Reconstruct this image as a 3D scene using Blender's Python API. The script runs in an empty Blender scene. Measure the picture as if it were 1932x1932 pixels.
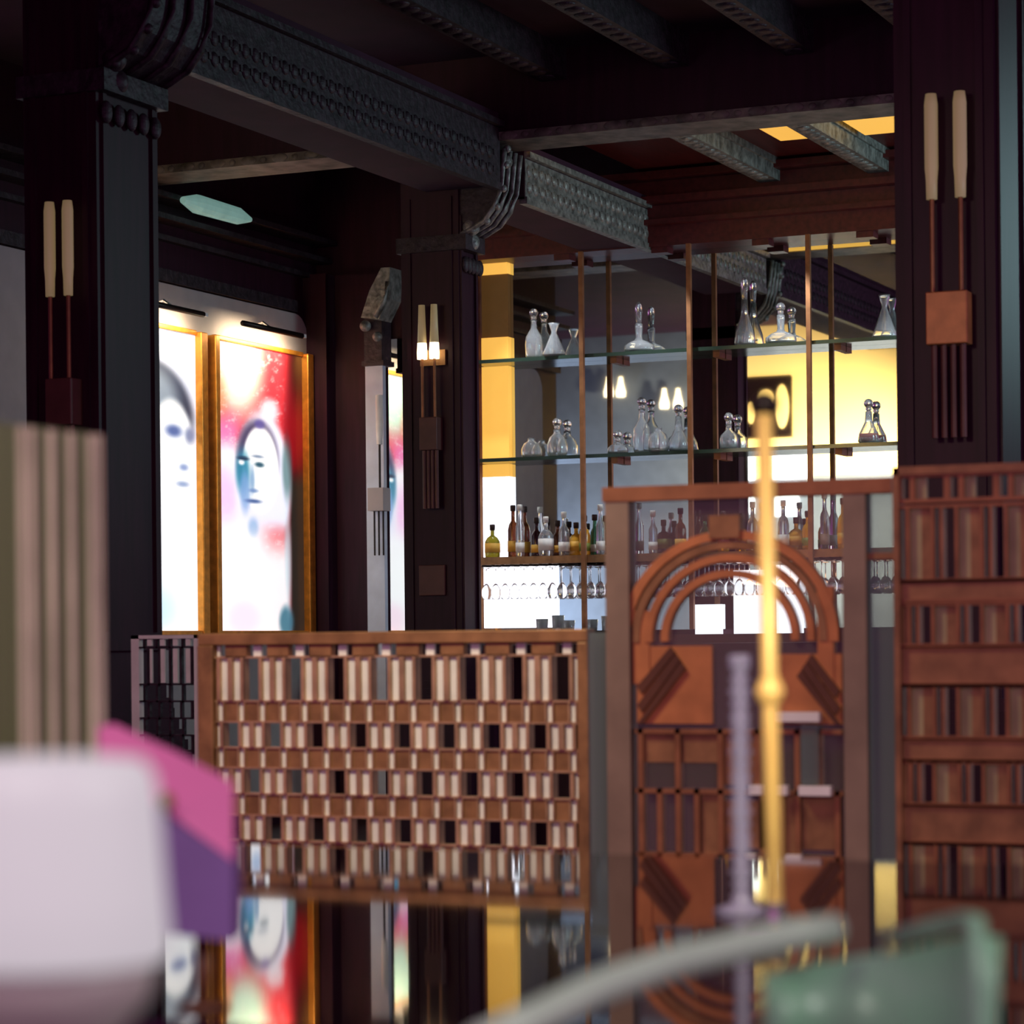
import bpy, bmesh, math, random
from mathutils import Vector, Matrix
random.seed(7)
SC = bpy.context.scene
COL = SC.collection
# ---------------------------------------------------------------- camera
CAMZ = 1.10                       # eye height over the floor
F = 4850.0                        # focal length for a 1932 pixel frame
YAW = math.radians(24.0)          # the view turns 24 degrees left of +Y
ROLL = 0.010
PX, PY = 966.0, 1210.0            # optical centre (lens is shifted up)
FW = Vector((-math.sin(YAW), math.cos(YAW), 0)); RT = Vector((math.cos(YAW), math.sin(YAW), 0)); UP = Vector((0, 0, 1))
CR, SR = math.cos(ROLL), math.sin(ROLL)
EYE = Vector((0, 0, CAMZ))
cd = bpy.data.cameras.new('camera'); cam = bpy.data.objects.new('camera', cd); COL.objects.link(cam)
r2 = RT*CR - UP*SR; u2 = RT*SR + UP*CR
cam.matrix_world = Matrix(((r2.x, u2.x, -FW.x, 0), (r2.y, u2.y, -FW.y, 0), (r2.z, u2.z, -FW.z, CAMZ), (0, 0, 0, 1)))
cd.sensor_fit = 'HORIZONTAL'; cd.sensor_width = 36; cd.lens = F/1932*36
cd.shift_y = (PY-966)/1932
cd.clip_end = 200
cd.dof.use_dof = True; cd.dof.focus_distance = 12.6; cd.dof.aperture_fstop = 5.4
SC.camera = cam
# ---------------------------------------------------------------- world, light, exposure
def lin(c):
    return tuple(((v/255)/12.92 if v <= 10 else (((v/255)+.055)/1.055)**2.4) for v in c)
w = bpy.data.worlds.new('world'); SC.world = w; w.use_nodes = True
bg = w.node_tree.nodes['Background']; bg.inputs[0].default_value = (.50, .045, .38, 1); bg.inputs[1].default_value = .72
SC.view_settings.view_transform = 'Standard'; SC.view_settings.look = 'None'
SC.view_settings.exposure = 0; SC.view_settings.gamma = 1; SC.view_settings.use_curve_mapping = False
def area(name, loc, target, size, energy, color, sy=None, spread=180):
    l = bpy.data.lights.new(name, 'AREA'); l.energy = energy; l.color = color; l.size = size; l.spread = math.radians(spread)
    if sy: l.shape = 'RECTANGLE'; l.size_y = sy
    o = bpy.data.objects.new(name, l); COL.objects.link(o); o.location = loc
    o.rotation_euler = (Vector(target)-Vector(loc)).to_track_quat('-Z', 'Y').to_euler()
    return o
area('window_daylight', (-0.2, 12.9, 3.1), (-5.4, 12.9, 3.5), .9, 62, (.58, .95, 1), 1.2)
area('window_daylight_front', (0.8, 7.6, 1.2), (-5.6, 8.3, 1.3), 1.0, 17, (.62, .88, 1), 1.4)
area('window_daylight_near', (1.2, 1.2, 2.2), (-.5, 1.7, .9), .6, 17, (.95, 1, .9), .6)  # added fill light for the green chair
area('room_lamp_warm', (-2.75, 4.0, 2.75), (-2.55, 5.4, 1.1), .5, 20, (1, .85, .60), None, 120)  # added warm fill above the fretwork screens
area('table_spot', (-.3, 1.0, 1.8), (-.83, 2.54, 1.0), .15, 1.0, (1, .88, .66), None, 32)  # added narrow fill aimed at the brass pole
area('room_lamp_left', (-.6, .2, 2.0), (-1.5, 2.2, .9), .5, 4.6, (1, .96, .86), None, 90)  # added fill for the fluted panel and its neighbours
for bx in (-6.1, -5.3, -4.5, -3.7):
    bl_ = bpy.data.lights.new('bar_downlight', 'SPOT'); bl_.energy = 60; bl_.color = (.86, .92, 1); bl_.spot_size = math.radians(80); bl_.spot_blend = .8; bl_.shadow_soft_size = .02  # added spots that put sparkle on the bar glassware
    bo_ = bpy.data.objects.new('bar_downlight', bl_); COL.objects.link(bo_); bo_.location = (bx, 13.88, 3.37); bo_.rotation_euler = (math.radians(8), 0, 0)
area('bar_uplight', (-4.4, 13.6, 1.3), (-4.2, 13.2, 3.8), .3, 7, (1, .5, .3), 1.5)  # added warm fill for the niche ceiling
# ---------------------------------------------------------------- pixel helpers (the 1932 frame)
def ray(x, y):
    u, v = x-PX, PY-y
    return FW*F + RT*(u*CR+v*SR) + UP*(-u*SR+v*CR)
def onY(x, y, Y): r = ray(x, y); return EYE + r*(Y/r.y)
def onX(x, y, X): r = ray(x, y); return EYE + r*(X/r.x)
def onZ(x, y, Z): r = ray(x, y); return EYE + r*((Z-CAMZ)/r.z)
def atD(x, y, d): return EYE + ray(x, y)*(d/F)
# ---------------------------------------------------------------- materials
def nodes(name):
    m = bpy.data.materials.new(name); m.use_nodes = True
    return m, m.node_tree, m.node_tree.nodes['Principled BSDF']
def mat(name, col, rough=.5, metal=0, var=.25, scale=8, stretch=(1, 1, 1), bump=0, emit=None, es=0, trans=0, ior=1.45, spec=.5, coat=0):
    m, t, p = nodes(name)
    c = lin(col); N = t.nodes; L = t.links
    tc = N.new('ShaderNodeTexCoord'); mp = N.new('ShaderNodeMapping'); mp.inputs['Scale'].default_value = stretch
    nz = N.new('ShaderNodeTexNoise'); nz.inputs['Scale'].default_value = scale; nz.inputs['Detail'].default_value = 4
    L.new(tc.outputs['Object'], mp.inputs[0]); L.new(mp.outputs[0], nz.inputs['Vector'])
    rp = N.new('ShaderNodeValToRGB')
    rp.color_ramp.elements[0].position = .3; rp.color_ramp.elements[1].position = .7
    rp.color_ramp.elements[0].color = tuple(v*(1-var) for v in c)+(1,); rp.color_ramp.elements[1].color = tuple(min(1, v*(1+var)) for v in c)+(1,)
    L.new(nz.outputs['Fac'], rp.inputs[0]); L.new(rp.outputs[0], p.inputs['Base Color'])
    p.inputs['Roughness'].default_value = rough; p.inputs['Metallic'].default_value = metal
    p.inputs['Specular IOR Level'].default_value = spec; p.inputs['IOR'].default_value = ior
    p.inputs['Transmission Weight'].default_value = trans
    p.inputs['Coat Weight'].default_value = coat
    if bump:
        b = N.new('ShaderNodeBump'); b.inputs['Strength'].default_value = bump; b.inputs['Distance'].default_value = .01
        L.new(nz.outputs['Fac'], b.inputs['Height']); L.new(b.outputs[0], p.inputs['Normal'])
    if emit:
        p.inputs['Emission Color'].default_value = lin(emit)+(1,); p.inputs['Emission Strength'].default_value = es
    return m
def glassy(name, col, tr=.8, rough=.05):
    """thin pane: mostly clear, a little milky, glossy by fresnel"""
    m = bpy.data.materials.new(name); m.use_nodes = True; t = m.node_tree; N = t.nodes; L = t.links
    N.remove(N['Principled BSDF']); out = N['Material Output']
    tb = N.new('ShaderNodeBsdfTransparent'); tb.inputs[0].default_value = (.93, .96, .95, 1)
    df = N.new('ShaderNodeBsdfTranslucent'); df.inputs[0].default_value = lin(col)+(1,)
    d2 = N.new('ShaderNodeBsdfDiffuse'); d2.inputs[0].default_value = lin(col)+(1,)
    gl = N.new('ShaderNodeBsdfGlossy'); gl.inputs['Roughness'].default_value = rough
    m0 = N.new('ShaderNodeMixShader'); m0.inputs[0].default_value = .5; L.new(df.outputs[0], m0.inputs[1]); L.new(d2.outputs[0], m0.inputs[2])
    m1 = N.new('ShaderNodeMixShader'); m1.inputs[0].default_value = tr; L.new(m0.outputs[0], m1.inputs[1]); L.new(tb.outputs[0], m1.inputs[2])
    fr = N.new('ShaderNodeFresnel'); fr.inputs[0].default_value = 1.3
    m2 = N.new('ShaderNodeMixShader'); L.new(fr.outputs[0], m2.inputs[0]); L.new(m1.outputs[0], m2.inputs[1]); L.new(gl.outputs[0], m2.inputs[2])
    L.new(m2.outputs[0], out.inputs[0]); return m
M = {}
M['wood'] = mat('dark_mahogany', (46, 14, 32), .5, var=.3, scale=5, spec=.3, stretch=(6, 6, .6))
M['wood_red'] = mat('red_mahogany', (84, 30, 30), .4, var=.3, scale=5, stretch=(6, .6, 6))
M['ceil'] = mat('dark_ceiling_boards', (50, 12, 38), .85, var=.3, scale=4)
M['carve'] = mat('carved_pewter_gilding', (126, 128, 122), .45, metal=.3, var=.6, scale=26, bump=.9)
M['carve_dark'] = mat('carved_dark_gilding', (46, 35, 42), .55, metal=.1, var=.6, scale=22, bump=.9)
M['floor'] = mat('dark_floor', (40, 18, 22), .35, scale=3)
M['plaster'] = mat('pale_plaster', (176, 168, 166), .7, var=.06)
M['slate'] = mat('slate_blue_plaster', (92, 100, 116), .7, var=.1)
M['orange'] = mat('burnt_orange_bronze', (184, 120, 72), .45, metal=.2, var=.2, scale=14)
M['post'] = mat('grey_brown_bronze', (138, 122, 100), .45, metal=.2, var=.2)
M['dimplate'] = mat('dull_dark_bronze', (92, 56, 50), .5)
M['olive'] = mat('olive_bronze_inlay', (158, 148, 104), .5)
M['carve_mid'] = mat('carved_grey_gilding', (104, 96, 88), .5, metal=.1, var=.7, scale=9, bump=.8)
M['strip'] = mat('dull_pewter_strip', (214, 200, 172), .5)
M['darkbar'] = mat('dark_bronze_bar', (92, 56, 36), .5)
M['palecol'] = mat('pale_blue_lacquer', (200, 212, 226), .3, var=.1)  # cool light on dark wood put into a pale colour
M['yellow'] = mat('amber_plaster', (252, 216, 140), .6, var=.04, scale=2)
M['brass'] = mat('aged_brass', (184, 154, 116), .4, metal=.5, var=.25, scale=14)
M['bronze'] = mat('bronze_plate', (146, 108, 70), .45, metal=.3, var=.3, scale=18)
M['copper'] = mat('copper_bar', (148, 102, 66), .45, metal=.35, var=.25, scale=14)
M['champ'] = mat('champagne_metal', (232, 232, 224), .5, metal=0, var=.12, scale=10)
M['nickel'] = mat('polished_nickel', (226, 230, 232), .2, metal=.9, var=.05)
M['gold'] = mat('gilt_frame', (226, 150, 56), .35, metal=.5, var=.2, scale=20)
M['goldrod'] = mat('polished_gold', (255, 214, 120), .35, metal=.15, var=.1)
M['mirror'] = mat('mirror_silvering', (226, 232, 232), .02, metal=1, var=0)
M['glass'] = mat('clear_glass', (250, 253, 255), .03, trans=.9, var=0, ior=1.48)
M['thin'] = glassy('pane_glass', (190, 170, 160), .80)
M['milk'] = glassy('frosted_strip_glass', (150, 168, 160), .45, .25)
M['flute'] = glassy('fluted_glass_material', (150, 160, 112), .35, .25)
M['shelf'] = mat('green_edge_glass', (70, 92, 78), .12, trans=.55, var=.05)
M['lacquer'] = mat('black_lacquer', (22, 10, 16), .035, var=.1, spec=.55, coat=0)
M['iron'] = mat('dark_bronze', (40, 34, 30), .4, metal=.6)
M['cork'] = mat('bottle_cap', (60, 40, 36), .6)
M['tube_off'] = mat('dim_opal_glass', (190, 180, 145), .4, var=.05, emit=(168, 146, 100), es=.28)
M['tube_on'] = mat('lit_opal_glass', (240, 226, 200), .4, var=.02, emit=(255, 226, 176), es=3.2)
M['backlight'] = mat('backlit_opal_panel', (240, 244, 255), .5, var=0, emit=(244, 244, 255), es=2.2)  # stands in for white reflections and bright patches
M['windowglow'] = mat('daylit_pane', (230, 240, 255), .5, var=0, emit=(240, 244, 255), es=3.5)
M['amberlit'] = mat('backlit_amber_panel', (240, 190, 90), .5, var=.04, emit=(250, 190, 84), es=.85)  # stands in for amber reflections and warm lit patches
M['amberdim'] = mat('brown_amber_panel', (110, 78, 40), .4, var=.1, emit=(110, 78, 36), es=.25)  # dim part of the stand-in amber reflection
M['shade'] = mat('glowing_frosted_shade', (126, 122, 126), .5, var=.08, scale=12, emit=(228, 222, 228), es=.62)
M['shade_low'] = mat('frosted_bowl', (150, 146, 140), .4, var=.1, emit=(150, 140, 136), es=.22)
M['pink'] = mat('pink_card', (206, 110, 158), .6, var=.06, emit=(190, 100, 150), es=.22)
M['purple'] = mat('purple_card', (122, 92, 150), .6, var=.12, scale=10)
M['green'] = mat('green_leather', (128, 188, 146), .38, var=.12, scale=9, coat=.2)
M['piping'] = mat('pale_green_piping', (176, 206, 180), .35, var=.05)
def bottle_mat(n, c, tr=.55, em=0): return mat(n, c, .08, trans=tr, var=.03)
# ---------------------------------------------------------------- mesh helpers
class MB:
    def __init__(s): s.bm = bmesh.new()
    def box(s, a, b):
        x0, y0, z0 = [min(p, q) for p, q in zip(a, b)]; x1, y1, z1 = [max(p, q) for p, q in zip(a, b)]
        v = [s.bm.verts.new(p) for p in ((x0, y0, z0), (x1, y0, z0), (x1, y1, z0), (x0, y1, z0), (x0, y0, z1), (x1, y0, z1), (x1, y1, z1), (x0, y1, z1))]
        for f in ((0, 3, 2, 1), (4, 5, 6, 7), (0, 1, 5, 4), (1, 2, 6, 5), (2, 3, 7, 6), (3, 0, 4, 7)): s.bm.faces.new([v[i] for i in f])
        return s
    def prism(s, poly, off):
        """closed polygon of 3D points pushed by the vector off"""
        off = Vector(off); a = [s.bm.verts.new(p) for p in poly]; b = [s.bm.verts.new(Vector(p)+off) for p in poly]
        n = len(poly); s.bm.faces.new(a); s.bm.faces.new(b[::-1])
        for i in range(n): s.bm.faces.new((a[i], b[i], b[(i+1) % n], a[(i+1) % n]))
        return s
    def lathe(s, c, prof, n=20):
        c = Vector(c); rings = []
        for r, z in prof:
            rings.append([s.bm.verts.new(c+Vector((max(r, 1e-4)*math.cos(2*math.pi*k/n), max(r, 1e-4)*math.sin(2*math.pi*k/n), z))) for k in range(n)])
        for i in range(len(rings)-1):
            for k in range(n): s.bm.faces.new((rings[i][k], rings[i][(k+1) % n], rings[i+1][(k+1) % n], rings[i+1][k]))
        s.bm.faces.new(rings[0][::-1]); s.bm.faces.new(rings[-1]); return s
    def tube(s, pts, r, n=10, rs=None):
        pts = [Vector(p) for p in pts]; rings = []
        for i, p in enumerate(pts):
            t = (pts[min(i+1, len(pts)-1)]-pts[max(i-1, 0)]).normalized()
            a = t.orthogonal().normalized() if abs(t.z) > .95 else t.cross(UP).normalized(); b = t.cross(a).normalized()
            rr = rs[i] if rs else r
            rings.append([s.bm.verts.new(p+a*rr*math.cos(2*math.pi*k/n)+b*rr*math.sin(2*math.pi*k/n)) for k in range(n)])
        for i in range(len(rings)-1):
            for k in range(n): s.bm.faces.new((rings[i][k], rings[i][(k+1) % n], rings[i+1][(k+1) % n], rings[i+1][k]))
        s.bm.faces.new(rings[0][::-1]); s.bm.faces.new(rings[-1]); return s
    def ball(s, c, r, sc=(1, 1, 1)):
        g = bmesh.ops.create_uvsphere(s.bm, u_segments=16, v_segments=10, radius=r)
        for v in g['verts']: v.co = Vector((v.co.x*sc[0], v.co.y*sc[1], v.co.z*sc[2]))+Vector(c)
        return s
    def build(s, name, m, parent=None, smooth=False, origin=None, bevel=0):
        bmesh.ops.recalc_face_normals(s.bm, faces=s.bm.faces)
        if parent is not None: o0 = Vector(parent['base'])
        else:
            vs = s.bm.verts; xs = [v.co.x for v in vs]; ys = [v.co.y for v in vs]; zs = [v.co.z for v in vs]
            o0 = Vector(origin) if origin else Vector(((min(xs)+max(xs))/2, (min(ys)+max(ys))/2, min(zs)))
        for v in s.bm.verts: v.co -= o0
        me = bpy.data.meshes.new(name); s.bm.to_mesh(me); s.bm.free()
        me.materials.append(m)
        if smooth:
            for p in me.polygons: p.use_smooth = True
        o = bpy.data.objects.new(name, me); COL.objects.link(o)
        if parent is not None:
            o.parent = parent; o['base'] = list(o0)
        else: o.location = o0; o['base'] = list(o0)
        if bevel:
            b = o.modifiers.new('bevel', 'BEVEL'); b.width = bevel; b.segments = 2; b.limit_method = 'ANGLE'
        return o
def tag(o, label, cat, group=None):
    o['label'] = label; o['category'] = cat
    if group: o['group'] = group
    return o
def thing(name, loc, label, cat, group=None):
    o = bpy.data.objects.new(name, None); COL.objects.link(o); o.location = loc; o['base'] = list(loc); o.empty_display_size = .05
    return tag(o, label, cat, group)
def struct(name, mb, m, **k): o = mb.build(name, m, **k); o['kind'] = 'structure'; return o
def copy_thing(r, loc, label=None):
    c = r.copy(); COL.objects.link(c); c.location = loc
    if label: c['label'] = label
    for ch in r.children:
        k = ch.copy(); COL.objects.link(k); k.parent = c
        for g in ch.children:
            h = g.copy(); COL.objects.link(h); h.parent = k
    return c
Z = lambda z: z + CAMZ
# ================================================================ STRUCTURE
YM = 14.30                          # mirror wall
XL = -7.70                          # wall with the portraits
YB = 12.0                           # row of the middle pillar
YF = 7.95                           # row of the near pillars
struct('floor', MB().box((-14, -1, -.1), (4, 15, 0)), M['floor'])
struct('ceiling', MB().box((-14, 2.0, Z(3.0)), (4, 15, Z(3.1))), M['ceil'])
struct('trim_1', MB().box((-5.4, YB+.25, Z(2.74)), (0, YM, Z(2.80))), M['wood_red'])       # boards over the bar niche
struct('wall_back', MB().box((-14, YM+.02, 0), (4, YM+.2, Z(3.0))), M['wood'])
struct('wall_left', MB().box((XL-.2, 10.4, 0), (XL, YM+.02, Z(3.0))), M['wood'])
# far room seen only in the mirror
struct('wall_far', MB().box((-14, 4.8, 0), (-6.3, 5.0, Z(3.0))), M['slate'])
struct('wall_side', MB().box((-5.67, 5.0, 0), (-5.60, 7.9, Z(3.0))), M['wood'])  # unseen partition added to keep amber bounce off the left pillar
# lintel across the pillars, with carved lower edge
lb = MB().box((-13, YB, Z(2.60)), (2, YB+.25, Z(3.0))); struct('trim_2', lb, M['wood'])
lc = MB(); x = -7.6
lc.box((-7.7, YB-.03, Z(2.555)), (-1, YB+.28, Z(2.60)))
while x < -1.2:
    lc.ball((x, YB-.03, Z(2.578)), .03, (1.6, .35, .8)); lc.ball((x+.09, YB-.03, Z(2.578)), .02, (1, .4, .8)); x += .19
struct('trim_3', lc, M['carve_mid'])
# main beams along Y carried on corbels
def main_beam(n, x0, x1, y0, y1, z0, z1, m, mc):
    struct('trim_%d' % n, MB().box((x0, y0, Z(z0)), (x1, y1, Z(z1))), M['ceil'])
    c = MB(); c.box((x1-.03, y0, Z(z0-.025)), (x1+.014, y1, Z(z0+.012)))          # lower fillet
    c.box((x1, y0, Z(z1-.075)), (x1+.035, y1, Z(z1-.045)))
    y = y0+.05
    while y < y1-.06:
        for k in range(2):
            zc = Z(z0+.065+.085*k)
            c.ball((x1+.004, y, zc), .032, (.5, 1, 1)); c.box((x1, y+.034, zc-.008), (x1+.014, y+.052, zc+.02))
        y += .085
    c.box((x1, y0, Z(z0+.012)), (x1+.006, y1, Z(z1-.08)))
    struct('trim_%d' % (n+1), c, mc)
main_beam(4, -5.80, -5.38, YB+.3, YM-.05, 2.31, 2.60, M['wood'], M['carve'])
main_beam(6, -5.80, -5.38, YF+.45, YB-.02, 2.33, 2.70, M['wood'], M['carve_dark'])  # front beam takes the darker carving to look dimly lit
# small cross beams of the coffers
n = 8
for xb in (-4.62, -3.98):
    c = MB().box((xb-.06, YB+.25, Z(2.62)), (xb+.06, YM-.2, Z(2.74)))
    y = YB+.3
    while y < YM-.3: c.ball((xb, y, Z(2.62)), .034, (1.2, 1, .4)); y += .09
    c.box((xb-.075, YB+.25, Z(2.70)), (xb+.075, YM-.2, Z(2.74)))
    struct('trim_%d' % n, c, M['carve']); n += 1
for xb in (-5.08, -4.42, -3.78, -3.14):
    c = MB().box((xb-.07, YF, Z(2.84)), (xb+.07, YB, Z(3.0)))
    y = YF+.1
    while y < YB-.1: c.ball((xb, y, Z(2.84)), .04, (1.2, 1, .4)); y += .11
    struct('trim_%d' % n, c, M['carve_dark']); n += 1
# moulding above the bar mirror
c = MB().box((-6.9, YM-.22, Z(2.30)), (-1, YM, Z(2.74))).box((-6.9, YM-.28, Z(2.42)), (-1, YM-.2, Z(2.45))).box((-6.9, YM-.31, Z(2.54)), (-1, YM-.2, Z(2.58)))
c.box((-6.9, YM-.34, Z(2.68)), (-1, YM-.2, Z(2.72)))
xx = -6.6
while xx < -3: c.box((xx, YM-.2, Z(2.265)), (xx+.1, YM-.1, Z(2.30))); xx += .62
struct('trim_%d' % n, c, M['wood_red']); n += 1
# cornices on the portrait wall
c = MB()
for z, p in ((2.28, .05), (2.38, .12), (2.49, .16)): c.box((XL, 10.4, Z(z)), (XL+p, YM, Z(z+.03)))
c.box((XL, 10.4, Z(2.05)), (XL+.04, YM-.3, Z(2.12)))
struct('trim_%d' % n, c, M['carve_dark']); n += 1
qa = onX(345, 380, XL+.22); qb = onX(472, 412, XL+.22); zq = (qa.z+qb.z)/2
c = MB().tube([(XL+.22, qa.y, zq), (XL+.22, qa.y+.15, zq), (XL+.22, qb.y-.15, zq), (XL+.22, qb.y, zq)], .05, 12, [.02, .055, .05, .015])  # glowing shape stands in for a teal highlight on the cornice
tag(c.build('cove_light', mat('teal_cove_glow', (150, 190, 180), .5, emit=(150, 200, 190), es=.35)), 'dim blue green light strip tucked under the ceiling above the portraits', 'light')
# dark pilaster right of the portraits and the one in the corner
struct('trim_%d' % n, MB().box((XL, 14.14, 0), (XL+.16, YM+.01, Z(2.3))).box((XL, YM-.04, 0), (-7.19, YM+.01, Z(2.3))), M['wood']); n += 1
# pale plaster panel behind the portraits with a rounded upper corner
yr = 14.16; yl = 10.72; zb = .10; ztop = onX(400, 558, XL+.02).z
rr = .16; poly = [(XL+.001, yl, Z(-1.0)), (XL+.001, yr, Z(-1.0))]
ztr = onX(560, 590, XL+.02).z
ztop = (ztop+ztr)/2
for k in range(7): a = math.pi/2*k/6; poly.append((XL+.001, yr-rr+rr*math.cos(a), ztop-rr+rr*math.sin(a)))
for k in range(7): a = math.pi/2*k/6; poly.append((XL+.001, yl+rr-rr*math.sin(a), ztop-rr+rr*math.cos(a)))
struct('trim_%d' % n, MB().prism(poly, (.02, 0, 0)), M['plaster']); n += 1
# ================================================================ PILLARS
def pillar(loc, w, d, label, corb=True):
    x, y = loc
    t = thing('pillar', (x, y+d/2, 0), label, 'pillar', 'dark wooden pillars with carved brackets')
    s = MB().box((x-w/2, y, Z(.02)), (x+w/2, y+d, Z(2.60)))
    for sx in (-.36, .36): s.box((x+sx*w-.012, y-.012, Z(.05)), (x+sx*w+.012, y+.002, Z(2.3)))
    for sy in (.1, .9): s.box((x+w/2-.002, y+sy*d-.012, Z(.05)), (x+w/2+.012, y+sy*d+.012, Z(2.2)))
    s.build('shaft', M['wood'], t)
    p = MB().box((x-w/2-.03, y-.03, Z(-.02)), (x+w/2+.03, y+d+.03, Z(.02))).box((x-w/2-.01, y-.01, Z(-.2)), (x+w/2+.01, y+d+.01, Z(-.02)))
    for k in range(5): p.box((x-w/2-.02-.012*k, y-.02-.012*k, Z(-.2-.04*(k+1))), (x+w/2+.02+.012*k, y+d+.02+.012*k, Z(-.2-.04*k)))
    p.box((x-w/2-.08, y-.08, 0), (x+w/2+.08, y+d+.08, Z(-.4)))
    p.build('pedestal', M['wood'], t)
    if corb:
        X0 = x+w/2; z0 = Z(2.10)
        prof = [(0, 0), (.05, .02), (.13, .06), (.19, .13), (.225, .22), (.24, .34), (.25, .42), (0, .42)]
        b = MB().prism([(X0+a, y+.02, z0+b_) for a, b_ in prof], (0, d-.04, 0)).build('bracket', M['carve_dark'], t)
        e = MB(); pts = [(X0+a+.012, y+.03, z0+b_) for a, b_ in prof[:-1]]
        for yy in (y+.01, y+d*.35, y+d*.65, y+d-.01): e.tube([(p_[0], yy, p_[2]) for p_ in pts], .014, 8)
        for p_ in pts[1:]: e.ball((p_[0]+.01, y+.02, p_[2]), .02)
        e.ball((X0+.05, y+.05, z0+.04), .045); e.ball((X0+.02, y+.1, z0-.03), .05); e.ball((X0+.25, y+.05, z0+.36), .035)
        e.build('carving', M['carve'] if y > 10 else M['carve_dark'], b, smooth=True)  # near bracket takes the darker carving to look dimly lit
        k = MB(); k.box((x-w/2-.02, y-.02, Z(2.02)), (X0+.05, y+d, Z(2.10)))
        for i in range(5): k.ball((X0+.02, y+.04+i*d/5, Z(1.95)), .03, (.6, 1, 1.4))
        k.build('capital', M['carve_dark'], t)
    return t
pL = onY(119, 900, YF); pM = onY(815, 900, YB); pR = onY(1787, 900, 8.2)
pillar((pL.x, YF), .315, .42, 'dark wooden pillar at the far left, in front of the portraits')
pillar((pM.x, YB), .33, .22, 'dark wooden pillar in the middle with the two lit lamp tubes')
pillar((pR.x, 8.2), .33, .42, 'dark wooden pillar at the right edge beside the bar mirror', False)
# ---- sconces
def sconce(x, y, ztop, tl, label, on, sp=.09, tr=.021, low=.30):
    zt = Z(ztop); t = thing('wall_sconce', (x, y, zt-tl-.75), label, 'sconce', 'twin tube wall sconces')
    for s in (-1, 1):
        xx = x+s*sp/2; prof = [(tr*(1.25 if on else .8), 0), (tr*(1.25 if on else .85), tl*.18), (tr*(1 if on else 1), tl*.3), (tr, tl*.9), (tr*.8, tl)]
        if on:
            MB().lathe((xx, y-.06, zt-tl), [(tr*1.25, 0), (tr*1.3, tl*.12), (tr*1.15, tl*.3)]).build('lamp_glass', M['tube_on'], t, smooth=True)
            MB().lathe((xx, y-.06, zt-tl*.7), [(tr*1.15, 0), (tr*.95, tl*.35), (tr*.8, tl*.7)]).build('tube_shade', M['tube_off'], t, smooth=True)
        else:
            MB().lathe((xx, y-.06, zt-tl), prof).build('tube_shade', M['tube_off'], t, smooth=True)
        MB().tube([(xx, y-.06, zt-tl), (xx, y-.06, zt-tl-.30)], .008).build('rod', M['copper'], t)
    MB().box((x-sp*.72, y-.075, zt-tl-.47), (x+sp*.72, y+.002, zt-tl-.30)).build('back_plate', M['orange'] if y > 8.1 and y < 9 else M['dimplate'], t, bevel=.004)
    m = MB()
    for k in (-1, -.33, .33, 1): m.tube([(x+k*sp*.5, y-.045, zt-tl-.47), (x+k*sp*.5, y-.045, zt-tl-.47-low)], .011)
    m.build('lower_rods', M['dimplate'], t)
    if on: MB().box((x-sp*.95, y-.02, zt-tl-.03), (x+sp*1.1, y+.002, zt-tl+.05)).build('wall_plate', M['bronze'], t)
    return t
sL = onY(110, 380, YF-.06); sM = onY(807, 575, YB-.06); sR = onY(1783, 175, 8.2-.06)
sconce(sL.x, YF, sL.z-CAMZ, .345, 'unlit twin tube sconce on the far left pillar', False, .078)
sconce(sM.x, YB, sM.z-CAMZ, .28, 'twin tube sconce glowing white at its foot on the middle pillar', True, .07)
sconce(sR.x, 8.2, sR.z-CAMZ, .34, 'unlit twin tube sconce with an orange back plate on the right pillar', False, .094, .022)
p = onY(816, 1095, YB); tag(MB().box((p.x-.07, YB-.02, p.z-.08), (p.x+.08, YB+.001, p.z+.08)).build('wall_plate', M['dimplate'], bevel=.005), 'small square bronze plate low on the middle pillar', 'plate')
# corner pilaster with its own bracket and sconce, left of the middle pillar
p0 = onY(691, 900, 14.0); p1 = onY(724, 900, 14.0)
t = thing('corner_pilaster', ((p0.x+p1.x)/2, 14.05, 0), 'narrow pale lit pilaster with a carved bracket between the portraits and the middle pillar', 'pilaster')
MB().box((p0.x, 14.0, 0), (p1.x, 14.04, onY(700, 690, 14.0).z)).build('shaft', M['palecol'], t)
za = onY(715, 690, 14.0).z; zb2 = onY(715, 600, 14.0).z; zc = onY(730, 508, 14.0).z
MB().box((p0.x-.01, 13.97, za), (p1.x+.02, 14.12, za+.03)).box((p0.x, 13.99, za+.03), (p1.x, 14.12, zb2)).build('capital', M['carve_dark'], t)
hh = zc-zb2; X0 = p0.x+.01
b = MB().prism([(X0, 13.93, zb2), (X0+.12, 13.93, zb2-.02), (X0+.19, 13.93, zb2+hh*.35), (X0+.2, 13.93, zb2+hh), (X0+.14, 13.93, zb2+hh), (X0+.06, 13.93, zb2+hh*.55)], (0, .17, 0)).build('bracket', M['carve'], t)
e = MB().tube([(X0+.1, 13.92, zb2), (X0+.17, 13.92, zb2+hh*.3), (X0+.19, 13.92, zb2+hh*.7)], .016); e.ball((X0+.02, 13.95, zb2-.05), .035).ball((X0+.1, 13.95, zb2-.12), .03)
e.build('carving', M['carve'], b, smooth=True)
sx = onY(725, 745, 14.0)
ts = thing('wall_sconce', (sx.x, 13.99, sx.z-.9), 'slim sconce with one white tube on the corner pilaster', 'sconce', 'twin tube wall sconces')
MB().lathe((sx.x, 13.93, onY(725, 840, 14).z), [(.018, 0), (.022, .1), (.022, .3)]).build('tube_shade', M['champ'], ts)
zz0, zz1 = onY(715, 965, 14).z, onY(715, 922, 14).z
MB().tube([(sx.x, 13.93, zz1), (sx.x, 13.93, onY(725, 840, 14).z)], .007).build('rod', M['iron'], ts)
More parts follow.
